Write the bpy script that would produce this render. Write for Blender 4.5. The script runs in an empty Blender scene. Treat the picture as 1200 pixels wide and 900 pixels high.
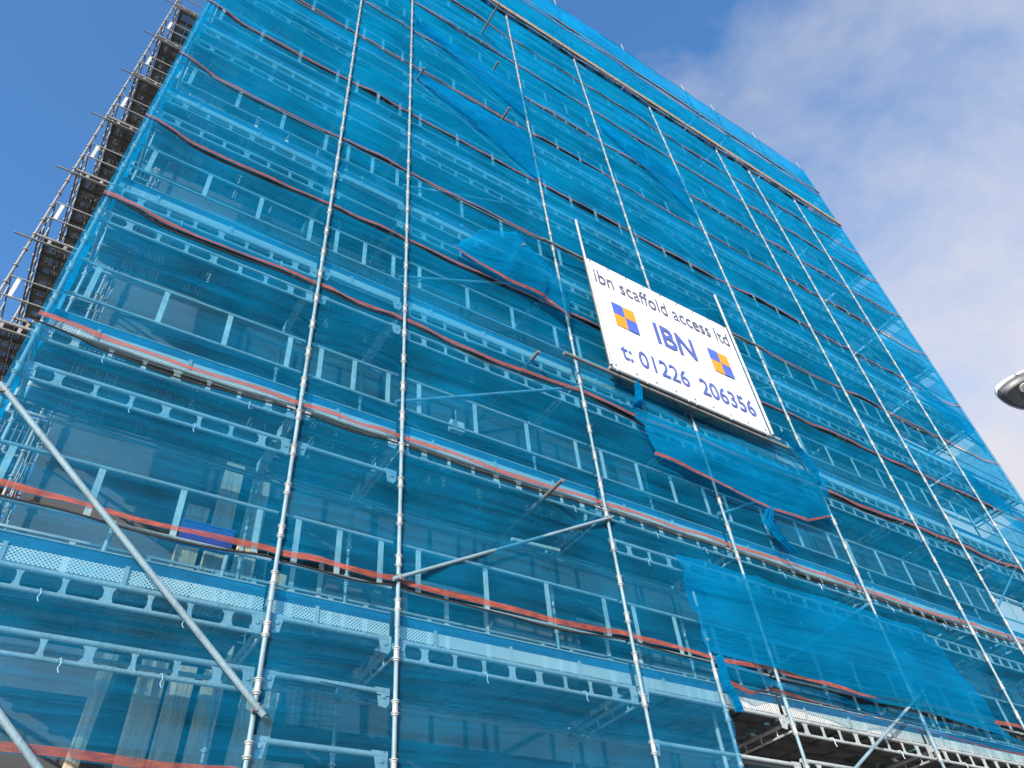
import bpy, bmesh, math, random
from mathutils import Vector, Matrix
random.seed(11)
S = bpy.context.scene
COL = S.collection
D = 6.2            # metres from the camera to the netted face
CZ = 1.6           # eye height
def W(z): return CZ + D * z
def X_(x): return D * x
R = math.radians

# ------------------------------------------------------------------ object helpers
def tag(o, label=None, cat=None, group=None, kind=None):
    if label: o['label'] = label
    if cat: o['category'] = cat
    if group: o['group'] = group
    if kind: o['kind'] = kind
    return o
def link(name, data, parent=None, loc=(0, 0, 0)):
    o = bpy.data.objects.new(name, data); COL.objects.link(o)
    o.location = loc
    if parent: o.parent = parent
    return o
def empty(name, loc=(0, 0, 0)):
    o = link(name, None, None, loc); o.empty_display_size = .2
    return o
def mesh(bm, mats, smooth=False):
    me = bpy.data.meshes.new('m'); bm.to_mesh(me); bm.free()
    for m in (mats if isinstance(mats, (list, tuple)) else [mats]): me.materials.append(m)
    if smooth:
        for p in me.polygons: p.use_smooth = True
        try: me.set_sharp_from_angle(angle=R(40))
        except Exception: pass
    return me
def tube(bm, a, b, r, n=8, cap=True, mi=0):
    a, b = Vector(a), Vector(b); d = (b - a)
    if d.length < 1e-6: return
    d.normalize()
    u = d.orthogonal().normalized(); v = d.cross(u)
    ra, rb = [], []
    for i in range(n):
        t = 2 * math.pi * i / n; o = (u * math.cos(t) + v * math.sin(t)) * r
        ra.append(bm.verts.new(a + o)); rb.append(bm.verts.new(b + o))
    for i in range(n):
        f = bm.faces.new((ra[i], ra[(i + 1) % n], rb[(i + 1) % n], rb[i])); f.material_index = mi
    if cap:
        bm.faces.new(ra[::-1]).material_index = mi; bm.faces.new(rb).material_index = mi
def polytube(bm, pts, r, n=6):
    pts = [Vector(p) for p in pts]; rings = []
    for i, p in enumerate(pts):
        d = (pts[min(i + 1, len(pts) - 1)] - pts[max(i - 1, 0)]).normalized()
        u = d.cross(Vector((0, 1, .01))).normalized(); v = d.cross(u)
        rr = r(i / (len(pts) - 1)) if callable(r) else r
        rings.append([bm.verts.new(p + (u * math.cos(2 * math.pi * k / n) + v * math.sin(2 * math.pi * k / n)) * rr) for k in range(n)])
    for q, w in zip(rings, rings[1:]):
        for k in range(n): bm.faces.new((q[k], q[(k + 1) % n], w[(k + 1) % n], w[k]))
    bm.faces.new(rings[0][::-1]); bm.faces.new(rings[-1])
def box(bm, lo, hi, mi=0):
    x0, y0, z0 = lo; x1, y1, z1 = hi
    v = [bm.verts.new(p) for p in ((x0,y0,z0),(x1,y0,z0),(x1,y1,z0),(x0,y1,z0),(x0,y0,z1),(x1,y0,z1),(x1,y1,z1),(x0,y1,z1))]
    for f in ((0,3,2,1),(4,5,6,7),(0,1,5,4),(1,2,6,5),(2,3,7,6),(3,0,4,7)):
        bm.faces.new([v[i] for i in f]).material_index = mi
def prism(bm, pts, y0, y1, mi=0):
    """outline of (x, z) points given thickness along y"""
    a = [bm.verts.new((x, y0, z)) for x, z in pts]; b = [bm.verts.new((x, y1, z)) for x, z in pts]
    bm.faces.new(a).material_index = mi; bm.faces.new(b[::-1]).material_index = mi
    for i in range(len(pts)):
        j = (i + 1) % len(pts); bm.faces.new((a[i], b[i], b[j], a[j])).material_index = mi

# ------------------------------------------------------------------ materials
class NT:
    def __init__(s, name):
        s.m = bpy.data.materials.new(name); s.m.use_nodes = True; s.t = s.m.node_tree; s.t.nodes.clear()
        s.out = s.n('ShaderNodeOutputMaterial')
    def n(s, typ, **kw):
        x = s.t.nodes.new(typ)
        for k, v in kw.items(): setattr(x, k, v)
        return x
    def l(s, a, b): s.t.links.new(a, b)
    def val(s, sock, v):
        if hasattr(v, 'is_output') or isinstance(v, bpy.types.NodeSocket): s.l(v, sock)
        else: sock.default_value = v
    def math(s, op, a, b=0.0, clamp=False):
        x = s.n('ShaderNodeMath', operation=op); x.use_clamp = clamp
        s.val(x.inputs[0], a); s.val(x.inputs[1], b); return x.outputs[0]
    def coord(s, kind='Object', scale=(1, 1, 1), loc=(0, 0, 0)):
        c = s.n('ShaderNodeTexCoord'); m = s.n('ShaderNodeMapping')
        m.inputs['Scale'].default_value = scale; m.inputs['Location'].default_value = loc
        s.l(c.outputs[kind], m.inputs[0]); return m.outputs[0]
    def world(s, scale=(1, 1, 1)):
        g = s.n('ShaderNodeNewGeometry'); m = s.n('ShaderNodeMapping'); m.inputs['Scale'].default_value = scale
        s.l(g.outputs['Position'], m.inputs[0]); return m.outputs[0]
    def noise(s, vec, scale=5, detail=3, rough=.55):
        x = s.n('ShaderNodeTexNoise'); s.l(vec, x.inputs['Vector'])
        x.inputs['Scale'].default_value = scale; x.inputs['Detail'].default_value = detail; x.inputs['Roughness'].default_value = rough
        return x.outputs['Fac']
    def ramp(s, f, stops):
        x = s.n('ShaderNodeValToRGB'); s.l(f, x.inputs[0]); e = x.color_ramp.elements
        while len(e) < len(stops): e.new(.5)
        for el, (p, c) in zip(e, stops): el.position = p; el.color = (*c, 1)
        return x.outputs[0]
    def bump(s, h, strength=.3, dist=.02):
        x = s.n('ShaderNodeBump'); s.l(h, x.inputs['Height']); x.inputs['Strength'].default_value = strength; x.inputs['Distance'].default_value = dist
        return x.outputs[0]
    def bsdf(s, color, rough=.5, metal=0.0, normal=None):
        b = s.n('ShaderNodeBsdfPrincipled'); s.val(b.inputs['Base Color'], color if not isinstance(color, tuple) else (*color, 1))
        s.val(b.inputs['Roughness'], rough); s.val(b.inputs['Metallic'], metal)
        if normal is not None: s.l(normal, b.inputs['Normal'])
        return b.outputs[0]
    def end(s, sh): s.l(sh, s.out.inputs[0]); return s.m

def m_plain(name, c, rough=.5, metal=0.0, var=.25, scale=6):
    t = NT(name); f = t.noise(t.world(), scale, 4)
    lo = tuple(x * (1 - var) for x in c); hi = tuple(min(1, x * (1 + var)) for x in c)
    return t.end(t.bsdf(t.ramp(f, [(.3, lo), (.7, hi)]), rough, metal))
def m_galv(name, c, metal=.12, rough=.58):
    t = NT(name); w = t.world()
    a = t.noise(w, 3.1, 3); b = t.noise(t.world((9, 9, 2)), 6, 4)
    f = t.math('ADD', t.math('MULTIPLY', a, .5), t.math('MULTIPLY', b, .5))
    col = t.ramp(f, [(.34, tuple(x * .66 for x in c)), (.5, c), (.68, tuple(min(1, x * 1.22) for x in c))])
    rust = t.noise(w, 11, 5); rf = t.math('MULTIPLY', t.math('GREATER_THAN', rust, .69), .55)
    mx = t.n('ShaderNodeMix', data_type='RGBA'); t.l(rf, mx.inputs[0]); t.l(col, mx.inputs[6]); mx.inputs[7].default_value = (.16, .10, .06, 1)
    return t.end(t.bsdf(mx.outputs[2], t.math('ADD', t.math('MULTIPLY', b, .3), rough - .15), metal, t.bump(b, .12, .01)))
GALV = m_galv('galvanised_steel', (.375, .405, .41))
STDM = m_galv('galvanised_pole_net_tint', (.20, .295, .34), .1, .6)  # galvanised steel with the net's blue tint and reflection put into its colour
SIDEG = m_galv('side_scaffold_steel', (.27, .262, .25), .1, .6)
STRAP = m_galv('galvanised_strap', (.52, .52, .49), .1, .6)
DARKST = m_galv('weathered_steel', (.19, .185, .18))

def m_deck():
    t = NT('steel_plank'); p = t.world()
    sep = t.n('ShaderNodeSeparateXYZ'); t.l(p, sep.inputs[0]); x, y = sep.outputs[0], sep.outputs[1]
    # groups of small slots pressed through the plank
    fx = t.math('FRACT', t.math('MULTIPLY', x, 22.0)); fy = t.math('FRACT', t.math('MULTIPLY', y, 30.0))
    slot = t.math('MULTIPLY', t.math('LESS_THAN', t.math('ABSOLUTE', t.math('SUBTRACT', fx, .5)), .3), t.math('LESS_THAN', t.math('ABSOLUTE', t.math('SUBTRACT', fy, .5)), .22))
    grp = t.math('MULTIPLY', t.math('GREATER_THAN', t.math('FRACT', t.math('MULTIPLY', x, 1.25)), .42), t.math('LESS_THAN', t.math('ABSOLUTE', t.math('SUBTRACT', t.math('FRACT', t.math('MULTIPLY', t.math('SUBTRACT', y, .12), 3.125)), .48)), .3))
    hole = t.math('MULTIPLY', slot, grp)
    ny = t.noise(t.world((.35, 14, 1)), 2.2, 3); nn = t.noise(p, 2.5, 4)
    f = t.math('ADD', t.math('MULTIPLY', ny, .55), t.math('MULTIPLY', nn, .45))
    c = t.ramp(f, [(.33, (.08, .074, .064)), (.52, (.165, .152, .13)), (.68, (.26, .24, .205))])
    b = t.bsdf(c, .55, .25, t.bump(ny, .25, .01))
    tr = t.n('ShaderNodeBsdfTransparent'); mx = t.n('ShaderNodeMixShader')
    t.l(hole, mx.inputs[0]); t.l(b, mx.inputs[1]); t.l(tr.outputs[0], mx.inputs[2])
    return t.end(mx.outputs[0])
DECK = m_deck()

def m_toe():
    t = NT('perforated_toe_plate'); p = t.world()
    sep = t.n('ShaderNodeSeparateXYZ'); t.l(p, sep.inputs[0]); x, z = sep.outputs[0], sep.outputs[2]
    k = 29.0
    u = t.math('FRACT', t.math('MULTIPLY', t.math('ADD', x, z), k)); v = t.math('FRACT', t.math('MULTIPLY', t.math('SUBTRACT', x, z), k))
    du = t.math('SUBTRACT', u, .5); dv = t.math('SUBTRACT', v, .5)
    r2 = t.math('ADD', t.math('MULTIPLY', du, du), t.math('MULTIPLY', dv, dv))
    hole = t.math('LESS_THAN', r2, .085)
    b = t.bsdf((.66, .66, .63), .5, .15); tr = t.n('ShaderNodeBsdfTransparent'); mx = t.n('ShaderNodeMixShader')
    t.l(hole, mx.inputs[0]); t.l(b, mx.inputs[1]); t.l(tr.outputs[0], mx.inputs[2])
    return t.end(mx.outputs[0])
TOE = m_toe()

def m_net(name, cover, color=(.002, .335, .67), streak=.33, tint=(.40, .80, .93)):
    t = NT(name)
    w1 = t.noise(t.world((.28, .28, 5.5)), 1.6, 4, .6); w2 = t.noise(t.world((.9, .9, 1.1)), .8, 3)
    w3 = t.noise(t.world((1, 1, 1)), 55, 2)
    c = t.math('ADD', t.math('MULTIPLY', t.math('SUBTRACT', w1, .5), streak * 1.5), t.math('MULTIPLY', t.math('SUBTRACT', w2, .5), streak))
    c = t.math('ADD', c, t.math('MULTIPLY', t.math('SUBTRACT', w3, .5), .22))
    c = t.math('ADD', c, cover); c = t.math('MAXIMUM', c, .12); c = t.math('MINIMUM', c, .97)
    col = t.ramp(w2, [(.3, tuple(x * .86 for x in color)), (.7, tuple(x * 1.12 for x in color))])
    bn = t.bump(w1, .55, .12)
    df = t.n('ShaderNodeBsdfDiffuse'); t.l(col, df.inputs[0]); t.l(bn, df.inputs['Normal'])
    tl = t.n('ShaderNodeBsdfTranslucent'); t.l(col, tl.inputs[0]); t.l(bn, tl.inputs['Normal'])
    m1 = t.n('ShaderNodeMixShader'); m1.inputs[0].default_value = .40; t.l(df.outputs[0], m1.inputs[1]); t.l(tl.outputs[0], m1.inputs[2])
    tr = t.n('ShaderNodeBsdfTransparent'); tr.inputs[0].default_value = (*tint, 1); m2 = t.n('ShaderNodeMixShader')
    t.l(c, m2.inputs[0]); t.l(tr.outputs[0], m2.inputs[1]); t.l(m1.outputs[0], m2.inputs[2])
    return t.end(m2.outputs[0])
NETC = [.24, .26, .28, .33, .39, .45, .51, .53, .58, .62, .66, .70, .73]
TINT = [(.66, .86, .92), (.60, .84, .91)] + [(.58, .85, .93), (.54, .84, .93), (.50, .83, .93), (.46, .82, .93)] + [(.42, .80, .93)] * 7
NETS = [m_net('debris_net_%02d' % i, c, tint=q) for i, (c, q) in enumerate(zip(NETC, TINT))]
NETX = m_net('debris_net_double', .58, (.002, .26, .51), .2)
def m_band(name, k, al):
    t = NT(name); w = t.noise(t.world((2, 2, 8)), 4, 4)
    col = t.ramp(w, [(.3, tuple(k * v for v in (.30, .055, .03))), (.7, tuple(k * v for v in (.52, .11, .06)))])
    b = t.bsdf(col, .7); tr = t.n('ShaderNodeBsdfTransparent'); mx = t.n('ShaderNodeMixShader')
    t.l(t.math('MULTIPLY', t.math('ADD', w, .45), al, True), mx.inputs[0]); t.l(tr.outputs[0], mx.inputs[1]); t.l(b, mx.inputs[2])
    return t.end(mx.outputs[0])
BAND = m_band('red_selvedge', .78, .78); BANDU = m_band('worn_red_selvedge', .9, .58)
CABLE_SHADE = m_plain('black_cable_and_shade', (.02, .02, .022), .8)  # black of the cables, also used for the deck shade drawn along net tops
WOOD = m_plain('scaffold_timber', (.30, .215, .13), .75, 0, .4, 9)
WOODD = m_plain('wet_timber', (.16, .11, .07), .8, 0, .4, 9)
SIGNW = m_plain('sign_white', (.82, .82, .83), .4, 0, .03, 2)
def m_sign():
    t = NT('sign_cloth'); n = t.noise(t.world((1, 1, .45)), 1.3, 5); f = t.noise(t.world((.6, 1, 1.4)), 2.1, 3)
    return t.end(t.bsdf(t.ramp(n, [(.32, (.70, .70, .70)), (.55, (.82, .82, .83))]), .5, 0, t.bump(f, .35, .05)))
SIGNC = m_sign()
SIGNB = m_plain('sign_board_edge', (.14, .10, .07), .7)
INKG = m_plain('ink_slate', (.10, .11, .17), .5, 0, .05)
INKB = m_plain('ink_blue', (.075, .11, .37), .5, 0, .05)
LOGOB = m_plain('logo_blue', (.06, .12, .52), .5, 0, .05)
LOGOO = m_plain('logo_orange', (.84, .28, .01), .5, 0, .05)
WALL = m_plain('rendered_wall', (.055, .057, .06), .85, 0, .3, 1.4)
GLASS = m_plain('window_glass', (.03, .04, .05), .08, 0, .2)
FRAME = m_plain('window_frame', (.55, .55, .54), .5)
LAMPW = m_plain('lamp_white', (.80, .80, .80), .35, 0, .03)
LAMPD = m_plain('lamp_dark', (.075, .078, .085), .4, 0, .15)
LAMPG = m_plain('lamp_lens', (.55, .53, .50), .25, 0, .1)
TOEB = m_plain('toe_board_blue', (.010, .11, .21), .6, 0, .2)
BLUEB = m_plain('blue_board', (.035, .06, .30), .6, 0, .3)
GROUND = m_plain('concrete_ground', (.20, .195, .19), .9, 0, .2, .6)
def m_brick():
    t = NT('pale_timber'); g = t.noise(t.world((14, 14, .7)), 4, 5, .6); n = t.noise(t.world(), 1.7, 3)
    f = t.math('ADD', t.math('MULTIPLY', g, .65), t.math('MULTIPLY', n, .35))
    return t.end(t.bsdf(t.ramp(f, [(.32, (.20, .14, .09)), (.46, (.46, .36, .25)), (.66, (.62, .50, .37))]), .8, 0, t.bump(g, .3, .01)))
BRICK = m_brick()

# ------------------------------------------------------------------ layout (measured, in units of D from the camera's foot)
SX = [X_(v) for v in (-.127, .286, .486, .975, 1.373, 1.865, 2.35, 2.605, 2.985, 3.415)]
NB = len(SX) - 1
NK = 10
DECKZ = [W(.548 + .40 * k) for k in range(NK)]
YL, YD0, YD1, YI = .075, .12, 1.30, 1.38
ORD = ['lowest', 'second', 'third', 'fourth', 'fifth', 'sixth', 'seventh', 'eighth', 'ninth', 'topmost']
BAY = ['first', 'second', 'third', 'fourth', 'fifth', 'sixth', 'seventh', 'eighth', 'last']
STN = ['left corner', 'second', 'third', 'fourth', 'fifth', 'sixth', 'seventh', 'eighth', 'ninth', 'right corner']
def lift(k): return ORD[k] + (' lift up' if 0 < k < 9 else ' lift')
def bay(i): return BAY[i] + ' bay from left corner'

# ------------------------------------------------------------------ standards
TOP = W(4.545)
def coupler_mesh():
    bm = bmesh.new(); n = 10
    prof = [(-.078, .023), (-.074, .030), (-.062, .032), (-.058, .041), (-.050, .041), (-.046, .027), (.030, .026), (.034, .032), (.046, .032), (.050, .041), (.058, .041), (.062, .030), (.070, .023)]
    rings = [[bm.verts.new((r * math.cos(2 * math.pi * k / n), r * math.sin(2 * math.pi * k / n), z)) for k in range(n)] for z, r in prof]
    for p, q in zip(rings, rings[1:]):
        for k in range(n): bm.faces.new((p[k], p[(k + 1) % n], q[(k + 1) % n], q[k]))
    bm.faces.new(rings[0][::-1]); bm.faces.new(rings[-1])
    return mesh(bm, GALV, True)
COUP = coupler_mesh()
def baseplate_mesh():
    bm = bmesh.new(); box(bm, (-.075, -.075, 0), (.075, .075, .008)); tube(bm, (0, 0, .008), (0, 0, .25), .017, 8); tube(bm, (0, 0, .2), (0, 0, .23), .05, 6)
    return mesh(bm, GALV, True)
BASEP = baseplate_mesh()
def pole_mesh(z0, z1):
    bm = bmesh.new(); z = z0
    while z < z1 - .01:
        e = min(z + 2.48, z1); tube(bm, (0, 0, z), (0, 0, e), .0215, 10)
        if e < z1: tube(bm, (0, 0, e - .1), (0, 0, e + .1), .026, 10)
        z = e
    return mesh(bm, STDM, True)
P_FULL = pole_mesh(.2, TOP)
def standard(x, y, label, group, pole=P_FULL, top=TOP, z0=.2, step=.496):
    r = empty('scaffold_standard', (x, y, 0)); tag(r, label, 'scaffold pole', group)
    link('pole', pole, r); 
    if z0 < .5: link('base_plate', BASEP, r)
    z = DECKZ[0] - .20
    while z > z0 + .5: z -= step
    while z < top - .2:
        if z > z0 + .4: link('coupler', COUP, r, (0, 0, z))
        z += step
    return r
for i, x in enumerate(SX):
    pos = 'at the left corner of the netting' if i == 0 else 'at the right corner of the netting' if i == NB else STN[i] + ' from left corner'
    standard(x, 0, 'grey outer scaffold pole running up the netted face, ' + pos, 'outer scaffold poles')
# inner row: plain tubes seen through the nets
P_IN = pole_mesh(.2, W(4.2))
for i, x in enumerate(SX):
    pos = 'behind left corner pole' if i == 0 else 'behind right corner pole' if i == NB else 'behind ' + STN[i] + ' outer pole'
    r = standard(x, YI, 'grey inner scaffold pole along the wall, ' + pos, 'inner scaffold poles', P_IN, W(1.6))
# extra pole beside the open bay
XE = X_(1.179)
pe = pole_mesh(.2, W(.775))
standard(XE, -.02, 'short grey pole at the ragged net edge, standing between fourth and fifth poles', 'extra scaffold poles', pe, W(.775))
bm = bmesh.new(); tube(bm, (X_(1.21), .35, W(.05)), (X_(1.21), .35, W(.60)), .0245, 8)
tag(link('scaffold_tube', mesh(bm, GALV, True)), 'short upright tube under the bare lowest deck beside the ragged net', 'scaffold tube')

# ------------------------------------------------------------------ lattice ledgers
def web_plate(wide):
    bm = bmesh.new(); a, b, h = (.075, .034, .085) if wide else (.042, .018, .085)
    pts = [(-a, -h), (a * .8, -h), (b, -h * .35), (b, h * .35), (a * .8, h), (-a, h), (-b, h * .35), (-b, -h * .35)]
    prism(bm, pts, -.005, .005); return mesh(bm, GALV)
WEB = {True: web_plate(True), False: web_plate(False)}
def end_plate():
    bm = bmesh.new()
    prism(bm, [(0, .105), (.115, .105), (.085, .03), (.085, -.03), (.115, -.10), (0, -.10)], -.007, .007)
    tube(bm, (.045, -.02, 0), (.045, .02, 0), .018, 8)
    return mesh(bm, GALV)
ENDP = end_plate()
def tube_mesh(L, r, n=8):
    bm = bmesh.new(); tube(bm, (.03, 0, 0), (L - .03, 0, 0), r, n); return mesh(bm, GALV, True)
TC = {}
def tmesh(L, r, n=8):
    k = (round(L, 3), r, n)
    if k not in TC: TC[k] = tube_mesh(L, r, n)
    return TC[k]
def web_spots(L):
    n = max(3, round(L / .335)); out = []
    for j in range(1, n):
        out.append((L * j / n, j in (1, n - 1) or abs(j - n / 2) < .6))
    return out
bm = bmesh.new(); polytube(bm, [(-.01, .02, .02), (.0, -.02, .012), (.008, -.025, -.03), (-.004, -.03, -.07), (.012, -.03, -.10)], .004, 5); TIE = mesh(bm, SIGNW, True)
LC = {}
def lattice_one(L):
    """whole beam in one mesh, for the far lifts"""
    if round(L, 3) in LC: return LC[round(L, 3)]
    bm = bmesh.new()
    tube(bm, (.03, 0, .085), (L - .03, 0, .085), .0245, 6); tube(bm, (.03, 0, -.085), (L - .03, 0, -.085), .020, 6)
    for x, wd in web_spots(L):
        a, b, h = (.075, .034, .085) if wd else (.045, .020, .085)
        prism(bm, [(x - a, -h), (x + a * .8, -h), (x + b, -h * .35), (x + b, h * .35), (x + a * .8, h), (x - a, h), (x - b, h * .35), (x - b, -h * .35)], -.005, .005)
    for x, s_ in ((.03, 1), (L - .03, -1)):
        prism(bm, [(x, .105), (x + s_ * .115, .105), (x + s_ * .085, .03), (x + s_ * .085, -.03), (x + s_ * .115, -.10), (x, -.10)], -.007, .007)
    LC[round(L, 3)] = mesh(bm, GALV); return LC[round(L, 3)]
def lattice(x0, x1, y, z, label, group, parts):
    L = x1 - x0
    if not parts:
        o = link('lattice_ledger', lattice_one(L), None, (x0, y, z)); return tag(o, label, 'lattice beam', group)
    r = empty('lattice_ledger', (x0, y, z)); tag(r, label, 'lattice beam', group)
    link('top_tube', tmesh(L, .0245, 10), r, (0, 0, .085)); link('bottom_tube', tmesh(L, .020, 10), r, (0, 0, -.085))
    for x, wd in web_spots(L): link('web_plate', WEB[wd], r, (x, 0, 0))
    link('end_plate', ENDP, r, (.03, -.012, 0)); e = link('end_plate', ENDP, r, (L - .03, -.012, 0)); e.scale = (-1, 1, 1)
    for f in (.33, .72): link('cable_tie', TIE, r, (L * (f + random.uniform(-.12, .12)), -.02, -.085))
    return r
def gusset():
    bm = bmesh.new(); prism(bm, [(0, .03), (.15, .03), (.12, -.03), (.10, -.14), (.03, -.15), (0, -.10)], -.007, .007)
    tube(bm, (.065, -.02, -.05), (.065, .02, -.05), .022, 8); return mesh(bm, GALV)
GUS = gusset()
def ledger(x0, x1, y, z, label, group):
    L = x1 - x0; r = empty('plain_ledger', (x0, y, z)); tag(r, label, 'scaffold tube', group)
    link('tube', tmesh(L, .0245, 10), r); link('gusset', GUS, r, (.03, -.012, 0)); e = link('gusset', GUS, r, (L - .03, -.012, 0)); e.scale = (-1, 1, 1)
    return r
for k in range(NK):
    zu = DECKZ[k] - .125; zl = zu - .50
    for i in range(NB):
        x0, x1 = SX[i], SX[i + 1]
        if i == 1:
            ledger(x0, x1, YL, zu + .085, 'plain grey tube with end plates under deck edge, %s, narrow second bay' % lift(k), 'plain ledgers in the narrow bay')
            ledger(x0, x1, YL, zl + .085, 'plain grey tube hanging below deck, %s, narrow second bay' % lift(k), 'lower plain ledgers in the narrow bay')
            continue
        if i == 3 and k == 0:
            ledger(x0, x1, YL, zu + .085, 'plain grey tube with end plates under lowest deck where the net ends', 'plain ledger at the net end'); continue
        lattice(x0, x1, YL, zu, 'grey lattice ledger under deck edge, %s, %s' % (lift(k), bay(i)), 'lattice ledgers under the deck edges', k < 3 and i < 6)
        if (i == 2 and k < 2) or (i == 3 and k == 0): continue
        lattice(x0, x1, YL, zl, 'grey lattice ledger hanging below deck, %s, %s' % (lift(k), bay(i)), 'lower lattice ledgers', k < 2 and i < 5)
# a lower pair of plain tubes near the bottom of the picture
for (i, z, w) in ((1, .378, 'second'), (3, .455, 'fourth')):
    ledger(SX[i], SX[i + 1], YL, W(z) - .03, 'plain grey tube crossing the %s bay below the lowest lattice beams' % w, 'low plain tubes')

# ------------------------------------------------------------------ decks, transoms, inner ledgers
DC = {}
def deck_mesh(L):
    if round(L, 3) in DC: return DC[round(L, 3)]
    bm = bmesh.new(); n = 4; wd = (YD1 - YD0) / n
    for j in range(n):
        y0 = j * wd + .006; y1 = (j + 1) * wd - .006
        box(bm, (.05, y0, 0), (L - .05, y1, .006))
        box(bm, (.05, y0, -.045), (L - .05, y0 + .012, -.001)); box(bm, (.05, y1 - .012, -.045), (L - .05, y1, -.001))
        for q in range(1, int(L / .6)): box(bm, (q * .6, y0 + .014, -.03), (q * .6 + .03, y1 - .014, -.002))
    DC[round(L, 3)] = mesh(bm, DECK); return DC[round(L, 3)]
TRM = None
def transom_mesh():
    bm = bmesh.new(); tube(bm, (0, .03, 0), (0, YI - .03, 0), .0245, 8); tube(bm, (0, .03, -.11), (0, YI - .03, -.11), .016, 6)
    for q in range(1, 5): tube(bm, (0, YI * q / 5, -.11), (0, YI * q / 5, 0), .01, 5)
    return mesh(bm, GALV, True)
TRM = transom_mesh()
for k in range(NK):
    for i in range(NB):
        o = link('deck_platform', deck_mesh(SX[i + 1] - SX[i]), None, (SX[i], YD0, DECKZ[k]))
        tag(o, 'steel plank deck seen from below, %s, %s' % (lift(k), bay(i)), 'scaffold deck', 'steel plank decks')
        if k < 5:
            o = link('inner_ledger', tmesh(SX[i + 1] - SX[i], .0245, 8), None, (SX[i], YI, DECKZ[k] - .09))
            tag(o, 'grey tube along the wall side of deck, %s, %s' % (lift(k), bay(i)), 'scaffold tube', 'inner ledgers')
    for i in range(NB + 1):
        o = link('transom', TRM, None, (SX[i], 0, DECKZ[k] - .10))
        tag(o, 'cross tube under deck between outer and inner poles, %s, %s pole' % (lift(k), STN[i]), 'scaffold tube', 'transoms under the decks')

# ------------------------------------------------------------------ guardrails and toe boards
GC = {}
def post_mesh(h):
    bm = bmesh.new(); box(bm, (-.028, -.006, 0), (.028, .006, h)); box(bm, (-.034, -.008, h - .012), (.034, .008, h + .012)); return mesh(bm, STRAP)
POST = post_mesh(.53)
def guard_one(L, fr):
    key = round(L, 3)
    if key in GC: return GC[key]
    bm = bmesh.new(); tube(bm, (.03, 0, 1.05), (L - .03, 0, 1.05), .0185, 6); tube(bm, (.03, 0, .52), (L - .03, 0, .52), .0185, 6)
    for f in fr: box(bm, (L * f - .028, -.006, .52), (L * f + .028, .006, 1.05), 1)
    GC[key] = mesh(bm, [GALV, STRAP]); return GC[key]
def guard(x0, x1, y, z, label, group, parts, fr):
    L = x1 - x0
    if not parts: return tag(link('guardrail', guard_one(L, fr), None, (x0, y, z)), label, 'guardrail', group)
    r = empty('guardrail', (x0, y, z)); tag(r, label, 'guardrail', group)
    link('top_rail', tmesh(L, .0185), r, (0, 0, 1.05)); link('mid_rail', tmesh(L, .0185), r, (0, 0, .52))
    for f in fr: link('post', POST, r, (L * f, 0, .52))
    return r
BC = {}
def toe_mesh(L):
    if round(L, 3) in BC: return BC[round(L, 3)]
    bm = bmesh.new()
    for mi, z0, z1, y in ((0, .0, .13, 0), (1, .132, .235, .004)):
        v = [bm.verts.new(p) for p in ((.03, y, z0), (L - .03, y, z0), (L - .03, y, z1), (.03, y, z1))]; bm.faces.new(v).material_index = mi
    box(bm, (.03, -.006, .235), (L - .03, .012, .247), 2)
    for q in range(int(L / .9)):
        x = .45 + q * .9; box(bm, (x, -.016, -.02), (x + .035, -.008, .15), 2)
    BC[round(L, 3)] = mesh(bm, [TOE, TOEB, GALV]); return BC[round(L, 3)]
for k in range(NK):
    for i in range(NB):
        x0, x1 = SX[i], SX[i + 1]; fr = (.15, .5, .87) if i in (1, 6) else (.09, .365, .64, .92)
        guard(x0, x1, YL + .02, DECKZ[k], 'grey guardrail with flat upright straps, outer side, %s, %s' % (lift(k), bay(i)), 'outer guardrails', k < 3 and i < 6, fr)
        if k < 2:
            guard(x0, x1, YI + .02, DECKZ[k], 'grey guardrail with flat upright straps, wall side, %s, %s' % (lift(k), bay(i)), 'inner guardrails', False, fr)
        o = link('toe_board', toe_mesh(x1 - x0), None, (x0, YL + .03, DECKZ[k] + .012))
        tag(o, 'perforated steel toe board along deck edge, %s, %s' % (lift(k), bay(i)), 'toe board', 'perforated toe boards')

# ------------------------------------------------------------------ braces and protruding tubes
def clamp(bm, p):
    p = Vector(p); tube(bm, p + Vector((-.035, 0, 0)), p + Vector((.035, 0, 0)), .036, 8); tube(bm, p + Vector((0, -.03, -.03)), p + Vector((0, -.03, .03)), .016, 6)
def brace(a, b, y, label, group='face braces', r=.0215):
    A = Vector((X_(a[0]), y, W(a[1]))); B = Vector((X_(b[0]), y, W(b[1]))); d = (B - A).normalized()
    e = empty('brace_tube', A); tag(e, label, 'brace', group)
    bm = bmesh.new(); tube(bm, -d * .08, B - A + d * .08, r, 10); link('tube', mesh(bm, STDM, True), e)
    for p in (Vector((0, 0, 0)), B - A):
        bm = bmesh.new(); clamp(bm, (0, .02, 0)); link('clamp', mesh(bm, DARKST, True), e, p)
    return e
brace((-.127, .783), (.287, .404), -.065, 'thick grey brace sloping down in front of the net, lowest left bay', r=.027)
brace((-.127, .485), (.287, .104), -.065, 'thick grey brace entering at the bottom left corner', r=.027)
for k in range(9):
    a, b = ((.486, .642 + .40 * k), (.975, .902 + .40 * k))
    if k >= 4: a, b = (.486, .93 + .4 * k), (.975, .655 + .4 * k)
    brace(a, b, -.035 if k < 1 else .05, 'grey brace %s across the third bay, %s' % ('rising' if k < 4 else 'falling', lift(k)))
brace((1.373, .375), (1.875, .652), -.05, 'grey brace crossing the bare lowest deck in the fifth bay')
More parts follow.
